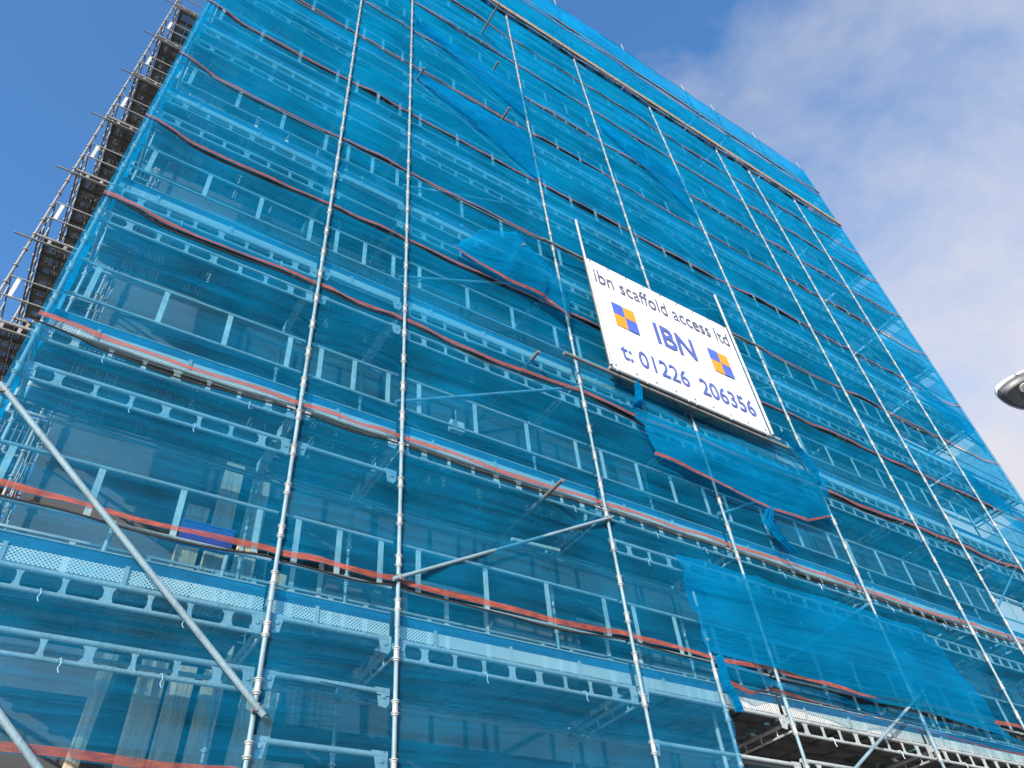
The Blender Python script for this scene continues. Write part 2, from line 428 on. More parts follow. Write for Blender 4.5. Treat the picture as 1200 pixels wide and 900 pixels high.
for k in range(9):
    a, b = ((1.373, .642 + .40 * k), (1.865, .902 + .40 * k))
    if k >= 4: a, b = (1.373, .95 + .4 * k), (1.865, .655 + .4 * k)
    brace(a, b, .05, 'grey brace %s across the fifth bay, %s' % ('rising' if k < 4 else 'falling', lift(k)))
for k in range(0, 9):
    a, b = ((2.605, .642 + .40 * k), (2.985, .902 + .40 * k))
    if k >= 2: a, b = (2.605, .95 + .4 * k), (2.985, .655 + .4 * k)
    brace(a, b, .05, 'grey brace %s across the eighth bay, %s' % ('rising' if k < 2 else 'falling', lift(k)))
for j, (x, z, L) in enumerate(((.813, .910, .40), (.82, 1.308, .28), (.81, 1.712, .40), (.836, 2.532, .45), (.84, 2.965, .30), (.81, 3.30, .9), (.514, 2.529, .28))):
    bm = bmesh.new(); tube(bm, (0, -L, 0), (0, YI + .2, 0), .0255, 10)
    tube(bm, (0, -L - .004, 0), (0, -L + .03, 0), .028, 10)
    txt = 'grey tie tube poking out of the net in third bay, %s of its column' % ('lowest', 'second lowest', 'third lowest', 'fourth lowest', 'fifth lowest', 'topmost', '')[j] if j < 6 else 'short dark tie tube poking out beside the third pole, high up'
    tag(link('tie_tube', mesh(bm, DARKST, True), None, (X_(x), .02, W(z))), txt, 'scaffold tube', 'tie tubes poking out of the net')

# ------------------------------------------------------------------ debris nets
RED = [.33, .642, .948, 1.293, 1.60, 1.925, 2.275, 2.63, 2.93, 3.225, 3.50, 3.79, 4.145]
RED = RED[:2] + [r * .996 for r in RED[2:11]] + [r * .988 for r in RED[11:]]
NTOP = 4.43
SEG = [(0, 3, 'left part of the face'), (3, 6, 'middle of the face'), (6, 9, 'right part of the face')]
def sagf(x, seed, amp):
    """droop of a net edge between the poles it is tied to (metres)"""
    for i in range(NB):
        if x <= SX[i + 1] + 1e-6:
            t = max(0, min(1, (x - SX[i]) / (SX[i + 1] - SX[i]))); rr = random.Random(seed * 131 + i)
            A = amp * (.25 + rr.random()) * min(1, (SX[i + 1] - SX[i]) / 2.6)
            sk = .25 * (rr.random() - .5)
            return 4 * t * (1 - t) * A * (1 + sk * (2 * t - 1)) + .012 * math.sin(9 * t + seed) * (1 if 0 < t < 1 else 0)
    return 0
def tiedness(x):
    for i in range(NB):
        if x <= SX[i + 1] + 1e-6:
            t = max(0, min(1, (x - SX[i]) / (SX[i + 1] - SX[i]))); return 4 * t * (1 - t)
    return 0
def net_grid(x0, x1, zt, zb, y0, mat, seed, nz=22, step=.13, bulge=.09):
    nx = max(4, int((x1 - x0) / step)); bm = bmesh.new(); g = []
    rr = random.Random(seed); ph = [rr.random() * 6.28 for _ in range(6)]
    for a in range(nx + 1):
        x = x0 + (x1 - x0) * a / nx; T = tiedness(x); zt_, zb_ = zt(x), zb(x); row = []
        for b in range(nz + 1):
            s = b / nz; z = zb_ + (zt_ - zb_) * s
            y = y0 - bulge * T * math.sin(math.pi * s) * (.6 + .4 * math.sin(x * .8 + ph[0]))
            q = (z - zb_) + .30 * T * (1 - s) - .10 * math.sin(x * .55 + ph[4])
            y -= T * (.030 * abs(math.sin(q * 5.2 + ph[1])) * (1 - .5 * s) + .016 * math.sin(q * 13 + ph[2] + .5 * math.sin(x * 1.3)) + .010 * math.sin(q * 27 + x * .9 + ph[5])) + .006 * math.sin(x * 7 + ph[3]) * T
            y -= .03 * T * (1 - s) ** 4
            if y0 > 0 and seed >= 10: y -= .085 * max(0, 1 - min(abs(x - SX[0]), abs(x - SX[-1])) / .5) ** .5
            row.append(bm.verts.new((x, y, z)))
        g.append(row)
    for a in range(nx):
        for b in range(nz): bm.faces.new((g[a][b], g[a + 1][b], g[a + 1][b + 1], g[a][b + 1]))
    edge = [(g[a][0].co.copy(), g[a][1].co.copy()) for a in range(nx + 1)]
    top = [g[a][nz].co.copy() for a in range(nx + 1)]
    return mesh(bm, mat, True), edge, top
def band_mesh(edge, w=.085, off=.006, mat=None):
    bm = bmesh.new(); L = []
    for lo, hi in edge:
        up = (hi - lo).normalized(); L.append((bm.verts.new(lo + up * .01 + Vector((0, -off, 0))), bm.verts.new(lo + up * (w + .01) + Vector((0, -off, 0)))))
    for (a, b), (c, d) in zip(L, L[1:]): bm.faces.new((a, c, d, b))
    return mesh(bm, mat or BAND, True)
AMP = [.04, .08, .06, .11, .10, .16, .13, .11, .10, .10, .08, .03, .04]
for j in range(len(RED)):
    for si, (a, b, where) in enumerate(SEG):
        x0, x1 = SX[a] - (.055 if a == 0 else 0), SX[b] + (.055 if b == NB else 0)
        if j == 0:
            if si == 2: continue
            if si == 1: x0, x1 = SX[3], XE + .02
        zred = W(RED[j]); amp = AMP[j]; am2 = AMP[min(j + 1, len(AMP) - 1)]
        zb = lambda x: zred - sagf(x, j + 1, amp) - .03
        if j + 1 < len(RED):
            zn = W(RED[j + 1]); pass
            rj = random.Random(j * 7 + si)
            gv = .012 + .03 * rj.random() + (.05 if j == 1 else 0) - (.10 if j == 10 else 0)
            zt = lambda x: zn - sagf(x, j + 2, am2) - .03 - gv - .015 * (.5 + .5 * math.sin(x * 1.3 + j)) * tiedness(x)
        else:
            zt = lambda x: W(NTOP) - .03 * tiedness(x)
        yy = .032 if j < 11 else -.05
        me, edge, top = net_grid(x0, x1, zt, zb, yy, NETS[j], j * 10 + si)
        jj = ('lowest', 'second', 'third', 'fourth', 'fifth', 'sixth', 'seventh', 'eighth', 'ninth', 'tenth', 'eleventh', 'twelfth', 'topmost')[j]
        o = link('debris_net', me)
        tag(o, 'blue debris net with red lower edge, %s strip%s, %s' % (jj, '' if j in (0, 12) else ' up', where), 'debris net', 'strips of blue debris net')
        link('edge_band', band_mesh(edge, .06 if j < 4 else .045, .006, BAND if j in (1, 2) else BANDU), o)
        bm = bmesh.new(); polytube(bm, [p + Vector((0, -.004, 0)) for p in top], .010 if j < 3 else .007, 5); link('shade_strip', mesh(bm, CABLE_SHADE, True), o)  # thin black strip added along the top edge as deck shade, no real cord

# loose and doubled pieces, outlined in face units: matching top and bottom edges
def patch(topl, botl, label, y=-.02, mat=NETX, bulge=.10, band=False, n=26, nz=10, seed=1):
    def along(pl, t):
        q = t * (len(pl) - 1); i = min(int(q), len(pl) - 2); f = q - i; f = f * f * (3 - 2 * f)
        return (pl[i][0] * (1 - f) + pl[i + 1][0] * f, pl[i][1] * (1 - f) + pl[i + 1][1] * f)
    bm = bmesh.new(); g = []; rr = random.Random(seed); p1, p2 = rr.random() * 6, rr.random() * 6
    for a in range(n + 1):
        t = a / n; A = along(topl, t); B = along(botl, t); row = []
        for b in range(nz + 1):
            s = b / nz; x = X_(B[0] + (A[0] - B[0]) * s); z = W(B[1] + (A[1] - B[1]) * s)
            e_ = min(t, 1 - t, s, 1 - s); x += .03 * math.sin(23 * s + p1) * (e_ < .02); z += .02 * math.sin(31 * t + p2) * (s > .98)
            yy = y - .03 * math.sin(6 * t + 14 * s + p2) - bulge * math.sin(math.pi * s) * math.sin(math.pi * min(1, max(0, t))) - .02 * math.sin(9 * t + 5 * s + p1) - .012 * math.sin(21 * t - 9 * s + p2)
            row.append(bm.verts.new((x, yy, z)))
        g.append(row)
    for a in range(n):
        for b in range(nz): bm.faces.new((g[a][b], g[a + 1][b], g[a + 1][b + 1], g[a][b + 1]))
    edge = [(g[a][0].co.copy(), g[a][1].co.copy()) for a in range(n + 1)]
    o = link('loose_net', mesh(bm, mat, True)); tag(o, label, 'debris net', 'loose pieces of blue net')
    if band: link('edge_band', band_mesh(edge, .05), o)
    return o
patch([(1.116, 1.262), (1.30, 1.262), (1.50, 1.285), (1.70, 1.29), (1.88, 1.30)],
      [(1.152, 1.125), (1.24, 1.11), (1.40, 1.09), (1.55, 1.085), (1.69, 1.09), (1.80, 1.135)],
      'loose blue net hanging below the white sign with wavy red hem', -.17, band=True, seed=2)
patch([(1.154, .862), (1.40, .862), (1.76, .862), (2.05, .862)],
      [(1.165, .64), (1.40, .64), (1.70, .615), (1.88, .615), (2.05, .60), (2.25, .60)],
      'doubled blue net hanging above the bare lowest deck', -.05, seed=3)
patch([(1.19, .625), (1.35, .61), (1.6, .60), (1.88, .60), (2.1, .60), (2.3, .60)],
      [(1.20, .585), (1.268, .566), (1.32, .585), (1.414, .578), (1.50, .575), (1.584, .560), (1.62, .575), (1.75, .568), (1.908, .565), (2.1, .558), (2.3, .555)],
      'ragged torn net hem with crumpled red edge above the bare deck', -.06, NETS[2], .04, True, 40, 4, 5)
patch([(.49, 2.545), (.73, 2.545), (.975, 2.60)], [(.49, 2.53), (.73, 2.40), (.972, 2.26)], 'doubled triangle of blue net below the fourth tie tube, third bay', -.06, NETS[4], .05, seed=6)
patch([(.50, 2.985), (.73, 2.96), (.975, 2.93)], [(.50, 2.97), (.73, 2.83), (.972, 2.69)], 'doubled triangle of blue net beside the fifth tie tube, third bay', -.06, NETS[4], .05, seed=7)
patch([(1.39, 3.08), (1.62, 3.07), (1.86, 3.06)], [(1.39, 3.03), (1.62, 2.86), (1.86, 2.70)], 'doubled triangle of blue net in the fifth bay, upper half', -.06, NETS[4], .05, seed=8)
patch([(.70, 1.745), (.82, 1.84), (.90, 1.72), (.97, 1.66)], [(.60, 1.605), (.76, 1.575), (.88, 1.56), (.965, 1.52)], 'baggy blue net pulled over the third tie tube', -.15, NETX, .22, True, seed=9)
patch([(2.985, 1.78), (3.2, 1.66), (3.415, 1.60)], [(2.985, 1.70), (3.2, 1.50), (3.415, 1.32)], 'doubled blue net falling across the last bay, lower down', .01, NETX, .05, seed=12)
patch([(2.985, 2.36), (3.2, 2.26), (3.415, 2.20)], [(2.985, 2.28), (3.2, 2.10), (3.415, 1.95)], 'doubled blue net falling across the last bay, higher up', .01, NETX, .05, seed=13)
# bunched-up ends of net
def bunch(pts, r0, r1, label, seed=1):
    bm = bmesh.new(); rows = []; na, nb = 22, 26; rr = random.Random(seed); p = [rr.random() * 6 for _ in range(4)]
    for a in range(na + 1):
        t = a / na; q = t * (len(pts) - 1); i = min(int(q), len(pts) - 2); f = q - i; f = f * f * (3 - 2 * f)
        x = pts[i][0] * (1 - f) + pts[i + 1][0] * f; z = pts[i][1] * (1 - f) + pts[i + 1][1] * f
        w = (r0 + (r1 - r0) * math.sin(math.pi * t) ** .7) * 2.6; row = []
        for b in range(nb + 1):
            u = b / nb * 2 - 1
            row.append(bm.verts.new((X_(x) + u * w + .02 * math.sin(7 * t + p[0]), -.16 - .035 * math.sin(u * 11 + 2.5 * t + p[1]) - .02 * math.sin(u * 23 - 4 * t + p[2]) - .05 * (1 - u * u), W(z) + .03 * u * math.sin(5 * t + p[3]) + .012 * math.sin(u * 9 + p[0]))))
        rows.append(row)
    for a in range(na):
        for b in range(nb): bm.faces.new((rows[a][b], rows[a + 1][b], rows[a + 1][b + 1], rows[a][b + 1]))
    return tag(link('bunched_net', mesh(bm, NETX, True)), label, 'debris net', 'bunched ends of blue net')
bunch([(1.125, 1.40), (1.15, 1.335), (1.145, 1.29), (1.11, 1.265)], .008, .022, 'gathered rope of blue net below the lower left corner of the sign', 1)
bunch([(1.735, 1.42), (1.80, 1.36), (1.83, 1.30), (1.82, 1.26)], .008, .018, 'gathered rope of blue net below the lower right corner of the sign', 2)
bunch([(1.53, 1.085), (1.50, 1.03), (1.53, .985), (1.56, .955)], .012, .035, 'gathered blue net hanging from the loose net, fifth bay', 3)
bunch([(1.165, .62), (1.172, .59), (1.178, .55), (1.182, .515)], .006, .012, 'gathered blue net hanging down the short pole', 4)
bunch([(1.088, 1.86), (1.10, 1.78), (1.098, 1.71), (1.085, 1.665)], .008, .018, 'gathered blue net hanging down the left edge of the sign', 5)
# return nets round the two corners
for (x, w, c) in ((SX[0], 'left', .01), (SX[-1], 'right', -.01)):
    for k in range(NK):
        bm = bmesh.new(); nz = 8; ny = 6; g = []
        zlo, zhi = DECKZ[k] - .25, DECKZ[k] + 1.9
        if k == 9: zhi = W(NTOP)
        yend = (.55 if k % 3 else .42) if w == 'left' else 1.30
        for a in range(ny + 1):
            g.append([bm.verts.new((x + c + .02 * math.sin(a * 1.7 + b + k), .02 + yend * a / ny, zlo + (zhi - zlo) * b / nz + (.12 * (a / ny) if b == 0 else 0))) for b in range(nz + 1)])
        for a in range(ny):
            for b in range(nz): bm.faces.new((g[a][b], g[a + 1][b], g[a + 1][b + 1], g[a][b + 1]))
        tag(link('return_net', mesh(bm, NETS[10] if w == 'left' else NETS[4], True)), 'blue net turned round the %s end of the scaffold, %s' % (w, lift(k)), 'debris net', 'nets round the scaffold ends')

# timber fascia boards and cables
for si, (a, b, where) in enumerate(SEG):
    bm = bmesh.new(); x0, x1 = SX[a] + .02, SX[b] - .02
    box(bm, (x0, -.125, W(3.757)), (x1, -.090, W(3.757) + .11)); box(bm, (x0, -.125, W(3.757) + .13), (x1, -.090, W(3.757) + .21))
    tag(link('timber_board', mesh(bm, WOOD)), 'tan timber boards lashed outside the net below the roof edge, %s' % where, 'timber board', 'tan timber boards below the roof edge')
    bm = bmesh.new(); box(bm, (x0, -.115, W(4.125)), (x1, -.090, W(4.125) + .09))
    tag(link('timber_board', mesh(bm, WOODD)), 'dark brown timber board outside the topmost net, %s' % where, 'timber board', 'dark timber boards near the top')
def cable(p, q, sag, label):
    bm = bmesh.new()
    for dz in (0, -.055):
        polytube(bm, [(X_(p[0]) + (X_(q[0]) - X_(p[0])) * t / 24, .062 - .004 * (dz != 0), W(p[1]) + (W(q[1]) - W(p[1])) * t / 24 - 4 * sag * (t / 24) * (1 - t / 24) + dz) for t in range(25)], .0065, 5)
    tag(link('cable', mesh(bm, CABLE_SHADE, True)), label, 'cable', 'black cables behind the net')
cable((.29, .475), (.975, .458), .06, 'pair of thin black cables across second and third bays below lowest deck')
cable((-.127, .795), (.486, .775), .05, 'pair of thin black cables across the first bay above the thick brace')

# ------------------------------------------------------------------ the sign
def text_mesh(s, size, bold, mat, xw):
    c = bpy.data.curves.new('t', 'FONT'); c.body = s; c.size = size; c.extrude = .002; c.offset = bold; c.resolution_u = 4
    o = bpy.data.objects.new('t', c); COL.objects.link(o); bpy.context.view_layer.update()
    dg = bpy.context.evaluated_depsgraph_get(); me = bpy.data.meshes.new_from_object(o.evaluated_get(dg)); bpy.data.objects.remove(o)
    xs = [v.co.x for v in me.vertices]; w = max(xs) - min(xs); x0 = min(xs)
    for v in me.vertices: v.co.x = (v.co.x - x0) * xw / w
    me.materials.clear(); me.materials.append(mat); return me
kf = (D - .276) / D; sx0, sx1, sz0, sz1 = X_(1.104) * kf, X_(1.728) * kf, W(1.437 * kf), W(1.927 * kf); SW, SH = sx1 - sx0, sz1 - sz0
sg = empty('company_sign', (sx0, -.26, sz0)); tag(sg, 'big white sign board with blue lettering and checked squares on the net', 'sign')
bm = bmesh.new(); nx, nz = 24, 12; g = []
for a in range(nx + 1):
    g.append([bm.verts.new((SW * a / nx, .010 * math.sin(a * .9 + b * .5) * math.sin(math.pi * a / nx) * math.sin(math.pi * b / nz), SH * b / nz)) for b in range(nz + 1)])
for a in range(nx):
    for b in range(nz): bm.faces.new((g[a][b], g[a + 1][b], g[a + 1][b + 1], g[a][b + 1]))
link('sheet', mesh(bm, SIGNC, True), sg)
for q in range(9):
    for z in (.02, .98):
        bm = bmesh.new(); tube(bm, (SW * (.03 + q * .1175), -.018, SH * z), (SW * (.03 + q * .1175), -.013, SH * z), .022, 8); link('eyelet', mesh(bm, DARKST), sg)
bm = bmesh.new(); box(bm, (0, .012, 0), (SW, .035, SH)); link('backing_board', mesh(bm, SIGNB), sg)
bm = bmesh.new(); box(bm, (.04, .037, .0), (SW - .02, .13, .07)); link('bottom_batten', mesh(bm, SIGNB), sg)
def put(me, x, z): o = link('lettering', me, sg, (SW * x, -.016, SH * z)); o.rotation_euler = (R(90), 0, 0); return o
put(text_mesh('ibn scaffold access ltd', .56, .0, INKG, SW * .93), .035, .775)
put(text_mesh('IBN', .80, .016, INKB, SW * .265), .365, .425)
put(text_mesh('t: 01226  206356', .56, .005, INKB, SW * .865), .085, .115)
def logo(x, z):
    a = .140 * SW; h = .106 * SH
    for i in range(2):
        for j in range(2):
            bm = bmesh.new(); box(bm, (i * (a / 2 + .008), -.0165, j * (h + .008)), (i * (a / 2 + .008) + a / 2, -.0125, j * (h + .008) + h))
            link('logo_square', mesh(bm, LOGOB if (i + j) % 2 else LOGOO), sg, (SW * x, 0, SH * z))
logo(.105, .412); logo(.745, .412)
for nm, a, b, r in (('frame_tube', (-.02, .01, -.03), (SW + .25, .01, -.03), .026), ('frame_tube', (-.02, -.035, -.55 * 0 - .02), (-.02, -.035, SH + 1.15), .0245), ('frame_tube', (SW + .03, -.035, -.03), (SW + .03, -.035, SH + 1.05), .0255), ('frame_tube', (-.9, .06, SH + .03), (SW + 1.2, .06, SH + .03), .0245), ('frame_tube', (-.9, .06, -.10), (SW + .5, .06, -.10), .03)):
    bm = bmesh.new(); tube(bm, a, b, r, 10); link(nm, mesh(bm, GALV if a[1] != .06 else DARKST, True), sg)
for f in (.03, .2, .45, .5, .72, .97):
    bm = bmesh.new(); tube(bm, (SW * f, -.02, -.09), (SW * f + .01, -.02, .015), .018, 6); link('fixing_clip', mesh(bm, GALV), sg)

# ------------------------------------------------------------------ scaffold run along the left side, set back
YS = [5.7 + 2.5 * q for q in range(6)]; XO, XI = -.196 * 11.9, -.90
LZ = [W(.937 + .40 * k) - .27 * 0 + (.17) for k in range(-1, 9)]
def pole_d(z1):
    bm = bmesh.new(); tube(bm, (0, 0, 0), (0, 0, z1), .0245, 8)
    z = .4
    while z < z1:
        tube(bm, (0, 0, z), (0, 0, z + .03), .045, 8); z += .5
    return mesh(bm, SIDEG, True)
PD = pole_d(LZ[-1] + 2.2)
PNM = ['front', 'second', 'third', 'fourth', 'fifth', 'rearmost']
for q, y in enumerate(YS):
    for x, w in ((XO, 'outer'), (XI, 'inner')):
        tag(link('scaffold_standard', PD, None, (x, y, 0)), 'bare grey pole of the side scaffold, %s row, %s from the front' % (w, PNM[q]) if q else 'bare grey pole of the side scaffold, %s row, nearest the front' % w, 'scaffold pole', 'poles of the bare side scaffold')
def beam_y(x, y0, y1, z, r, nm, label, cat, grp):
    bm = bmesh.new(); tube(bm, (0, .03, 0), (0, y1 - y0 - .03, 0), r, 6); return tag(link(nm, mesh(bm, SIDEG, True), None, (x, y0, z)), label, cat, grp)
SDECK = None
def side_deck():
    bm = bmesh.new(); w = (XI - XO - .22) / 4
    for j in range(4):
        a = .16 + j * w + .006; box(bm, (a, .05, 0), (a + w - .012, 2.45, .006)); box(bm, (a, .05, -.045), (a + .012, 2.45, -.001)); box(bm, (a + w - .024, .05, -.045), (a + w - .012, 2.45, -.001))
        for q in range(1, 5): box(bm, (a + .014, q * .5, -.03), (a + w - .03, q * .5 + .03, -.002))
    return mesh(bm, DECK)
SDECK = side_deck()
bm = bmesh.new(); tube(bm, (.03, 0, 0), (XI - XO - .03, 0, 0), .030, 8); tube(bm, (.03, 0, -.17), (XI - XO - .03, 0, -.17), .022, 8)
for f in (.2, .4, .6, .8): box(bm, ((XI - XO) * f - .03, -.005, -.17), ((XI - XO) * f + .03, .005, 0))
STR = mesh(bm, SIDEG, True)
bm = bmesh.new(); Ls = XI - XO
for z in (.52, 1.05): tube(bm, (.03, 0, z), (Ls - .03, 0, z), .0185, 6)
for f in (.12, .66): box(bm, (Ls * f - .035, -.006, .52), (Ls * f + .035, .006, 1.05), 1)
SEG_END = mesh(bm, [SIDEG, STRAP])
bm = bmesh.new()
for z in (.52, 1.05): tube(bm, (0, .03, z), (0, 2.47, z), .0185, 6)
for f in (.1, .28, .46, .64, .82): box(bm, (-.006, 2.5 * f - .028, .04), (.006, 2.5 * f + .028, 1.05), 1)
SGR = mesh(bm, [SIDEG, STRAP])
bm = bmesh.new()
for q in range(13): tube(bm, (.06 + q * .104, 0, .05), (.06 + q * .104, 0, 1.9), .013, 5)
for q in range(5): tube(bm, (.05, .02, .1 + q * .42), (Ls - .05, .02, .1 + q * .42), .016, 5)
BG = mesh(bm, DARKST, True)
bm = bmesh.new(); box(bm, (-.006, .03, .01), (.006, 2.47, .16)); STOE = mesh(bm, DARKST)
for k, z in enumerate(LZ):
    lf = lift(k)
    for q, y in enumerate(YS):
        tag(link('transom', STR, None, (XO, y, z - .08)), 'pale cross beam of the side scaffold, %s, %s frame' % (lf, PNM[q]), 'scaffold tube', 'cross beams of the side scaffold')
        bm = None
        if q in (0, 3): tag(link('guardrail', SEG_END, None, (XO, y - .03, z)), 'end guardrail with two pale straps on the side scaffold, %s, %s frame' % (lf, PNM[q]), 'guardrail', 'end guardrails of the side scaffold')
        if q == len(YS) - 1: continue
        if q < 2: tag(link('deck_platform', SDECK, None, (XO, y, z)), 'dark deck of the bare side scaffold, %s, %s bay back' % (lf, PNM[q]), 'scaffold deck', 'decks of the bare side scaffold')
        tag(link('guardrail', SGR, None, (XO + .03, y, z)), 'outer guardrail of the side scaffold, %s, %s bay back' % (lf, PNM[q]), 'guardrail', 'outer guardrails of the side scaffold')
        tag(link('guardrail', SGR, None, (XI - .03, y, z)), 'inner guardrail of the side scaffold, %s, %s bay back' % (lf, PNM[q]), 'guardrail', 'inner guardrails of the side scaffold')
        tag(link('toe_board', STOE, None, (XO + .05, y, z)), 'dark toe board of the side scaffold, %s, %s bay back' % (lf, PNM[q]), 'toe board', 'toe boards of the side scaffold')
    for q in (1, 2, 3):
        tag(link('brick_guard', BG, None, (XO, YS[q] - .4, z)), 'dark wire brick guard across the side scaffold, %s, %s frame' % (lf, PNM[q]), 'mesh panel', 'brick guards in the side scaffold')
    bm = bmesh.new(); tube(bm, (-.30, 0, 0), (.9, 0, 0), .020, 8)
    tag(link('tie_tube', mesh(bm, DARKST, True), None, (XO, YS[0] - .06, z - .30)), 'dark tube end poking out left of the side scaffold, %s' % lf, 'scaffold tube', 'tube ends left of the side scaffold')

# ------------------------------------------------------------------ building behind
bd = empty('apartment_building', (0, 1.8, 0)); tag(bd, 'grey rendered building hidden behind the scaffold and blue net', 'building')
bx0, bx1, btop = -.46, 20.9, 26.6
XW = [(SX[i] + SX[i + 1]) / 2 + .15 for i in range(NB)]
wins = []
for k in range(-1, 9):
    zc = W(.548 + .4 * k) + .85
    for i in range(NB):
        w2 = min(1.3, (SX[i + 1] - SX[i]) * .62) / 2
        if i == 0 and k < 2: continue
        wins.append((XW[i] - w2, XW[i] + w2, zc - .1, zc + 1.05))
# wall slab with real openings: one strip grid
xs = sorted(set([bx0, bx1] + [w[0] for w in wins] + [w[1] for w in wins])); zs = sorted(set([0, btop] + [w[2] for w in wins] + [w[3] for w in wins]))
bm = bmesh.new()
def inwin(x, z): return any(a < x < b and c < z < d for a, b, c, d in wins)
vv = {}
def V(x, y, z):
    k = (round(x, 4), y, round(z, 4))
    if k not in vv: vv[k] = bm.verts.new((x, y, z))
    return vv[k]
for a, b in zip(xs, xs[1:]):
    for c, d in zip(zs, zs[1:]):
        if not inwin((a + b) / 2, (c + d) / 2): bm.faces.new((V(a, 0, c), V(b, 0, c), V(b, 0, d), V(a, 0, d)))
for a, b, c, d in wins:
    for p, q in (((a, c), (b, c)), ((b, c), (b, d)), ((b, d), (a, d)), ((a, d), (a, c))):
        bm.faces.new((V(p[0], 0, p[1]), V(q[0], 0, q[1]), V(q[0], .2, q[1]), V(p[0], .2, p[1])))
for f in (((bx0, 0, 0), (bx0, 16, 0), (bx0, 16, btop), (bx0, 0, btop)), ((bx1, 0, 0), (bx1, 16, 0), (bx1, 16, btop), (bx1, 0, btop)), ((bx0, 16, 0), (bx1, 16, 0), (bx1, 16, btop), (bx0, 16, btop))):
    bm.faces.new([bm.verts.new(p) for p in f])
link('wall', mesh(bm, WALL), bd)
bm = bmesh.new(); box(bm, (bx0 - .1, -.1, btop + .003), (bx1 + .1, 16.1, btop + .3)); link('roof', mesh(bm, WALL), bd)
WC = {}
for a, b, c, d in wins:
    w, h = b - a, d - c; key = (round(w, 3), round(h, 3))
    if key not in WC:
        bm = bmesh.new(); t = .06
        box(bm, (0, 0, 0), (w, .05, t)); box(bm, (0, 0, h - t), (w, .05, h)); box(bm, (0, 0, t), (t, .05, h - t)); box(bm, (w - t, 0, t), (w, .05, h - t)); box(bm, (w * .5 - .03, 0, t), (w * .5 + .03, .05, h - t))
        b2 = bmesh.new(); box(b2, (t, .02, t), (w - t, .03, h - t))
        WC[key] = (mesh(bm, FRAME), mesh(b2, GLASS))
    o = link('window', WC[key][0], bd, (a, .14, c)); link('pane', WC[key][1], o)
PL = [(1.17, .24, 2.2, 7.0, .02), (1.42, .22, 2.2, 7.7, .03), (1.66, .22, 2.2, 7.55, .05), (1.95, .16, 2.2, 6.4, .09), (2.20, .13, 2.2, 5.0, .08), (.66, .12, 2.2, 5.9, .05)]
PLN = ['leftmost wide', 'tallest', 'second tallest', 'narrow tilted', 'lowest narrow', 'lone left']
for j, (x, w, z0, z1, tl) in enumerate(PL):
    bm = bmesh.new(); box(bm, (-w / 2, 0, 0), (w / 2, .035, z1 - z0)); bmesh.ops.subdivide_edges(bm, edges=bm.edges[:], cuts=3)
    for v in bm.verts: v.co.x += .012 * math.sin(v.co.z * 3 + j) ; v.co.y += .01 * math.sin(v.co.z * 2 + j * 2)
    o = link('timber_plank', mesh(bm, BRICK), None, (x, 1.70 - .045 * (j % 3) , z0)); o.rotation_euler = (0, tl, 0)
    tag(o, 'pale tan %s timber plank standing against the wall in the first bay' % PLN[j], 'timber plank', 'tan planks against the wall')
# things standing on the lowest deck
zf = DECKZ[0] + .01
bm = bmesh.new(); box(bm, (0, 0, 0), (.56, .03, .26)); box(bm, (-.012, -.008, .26), (.572, .038, .28)); box(bm, (-.012, -.008, -.02), (.572, .038, 0))
o = link('blue_board', mesh(bm, BLUEB), None, (1.08, 1.32, CZ + 4.66)); tag(o, 'purple blue board hung on the inner poles above the lowest deck, first bay', 'board')
bm = bmesh.new()
for q in range(9): tube(bm, (q * .07, 0, 0), (q * .07, 0, .7), .004, 5)
for q in range(11): tube(bm, (0, .006, q * .07), (.56, .006, q * .07), .004, 5)
tag(link('wire_mesh_panel', mesh(bm, GALV, True), None, (X_(.20), .75, zf)), 'small square wire mesh panel standing on the lowest deck', 'mesh panel')
for j, (x, y, L) in enumerate(((.06, .9, 1.1), (.10, 1.0, .8), (.235, .8, .95), (.255, 1.05, .8))):
    bm = bmesh.new(); tube(bm, (0, 0, 0), (.06, .1, L), .024, 8)
    tag(link('loose_tube', mesh(bm, GALV, True), None, (X_(x), y, zf)), ('tallest loose tube leaning on the lowest deck, far left', 'shorter loose tube beside the tallest one on the lowest deck', 'loose tube standing right of the wire mesh panel', 'loose tube standing nearest the second pole on the lowest deck')[j], 'scaffold tube', 'loose tubes on the lowest deck')
bm = bmesh.new(); tube(bm, (0, 0, 0), (.75, 0, .03), .028, 8)
tag(link('pale_tube', mesh(bm, STRAP, True), None, (4.85, .55, W(.815) + .22)), 'pale tube lying under a deck behind the net in the third bay', 'scaffold tube')
# floodlight under a deck
fl = empty('work_light', (X_(.70), .95, W(1.17))); tag(fl, 'small pale work light hanging under a deck in the third bay', 'work light')
bm = bmesh.new(); box(bm, (-.11, -.05, -.09), (.11, .04, .09)); link('housing', mesh(bm, LAMPG), fl)
bm = bmesh.new(); tube(bm, (0, 0, .09), (0, 0, .34), .012, 6); tube(bm, (-.13, 0, 0), (.13, 0, 0), .01, 6); link('bracket', mesh(bm, GALV), fl)

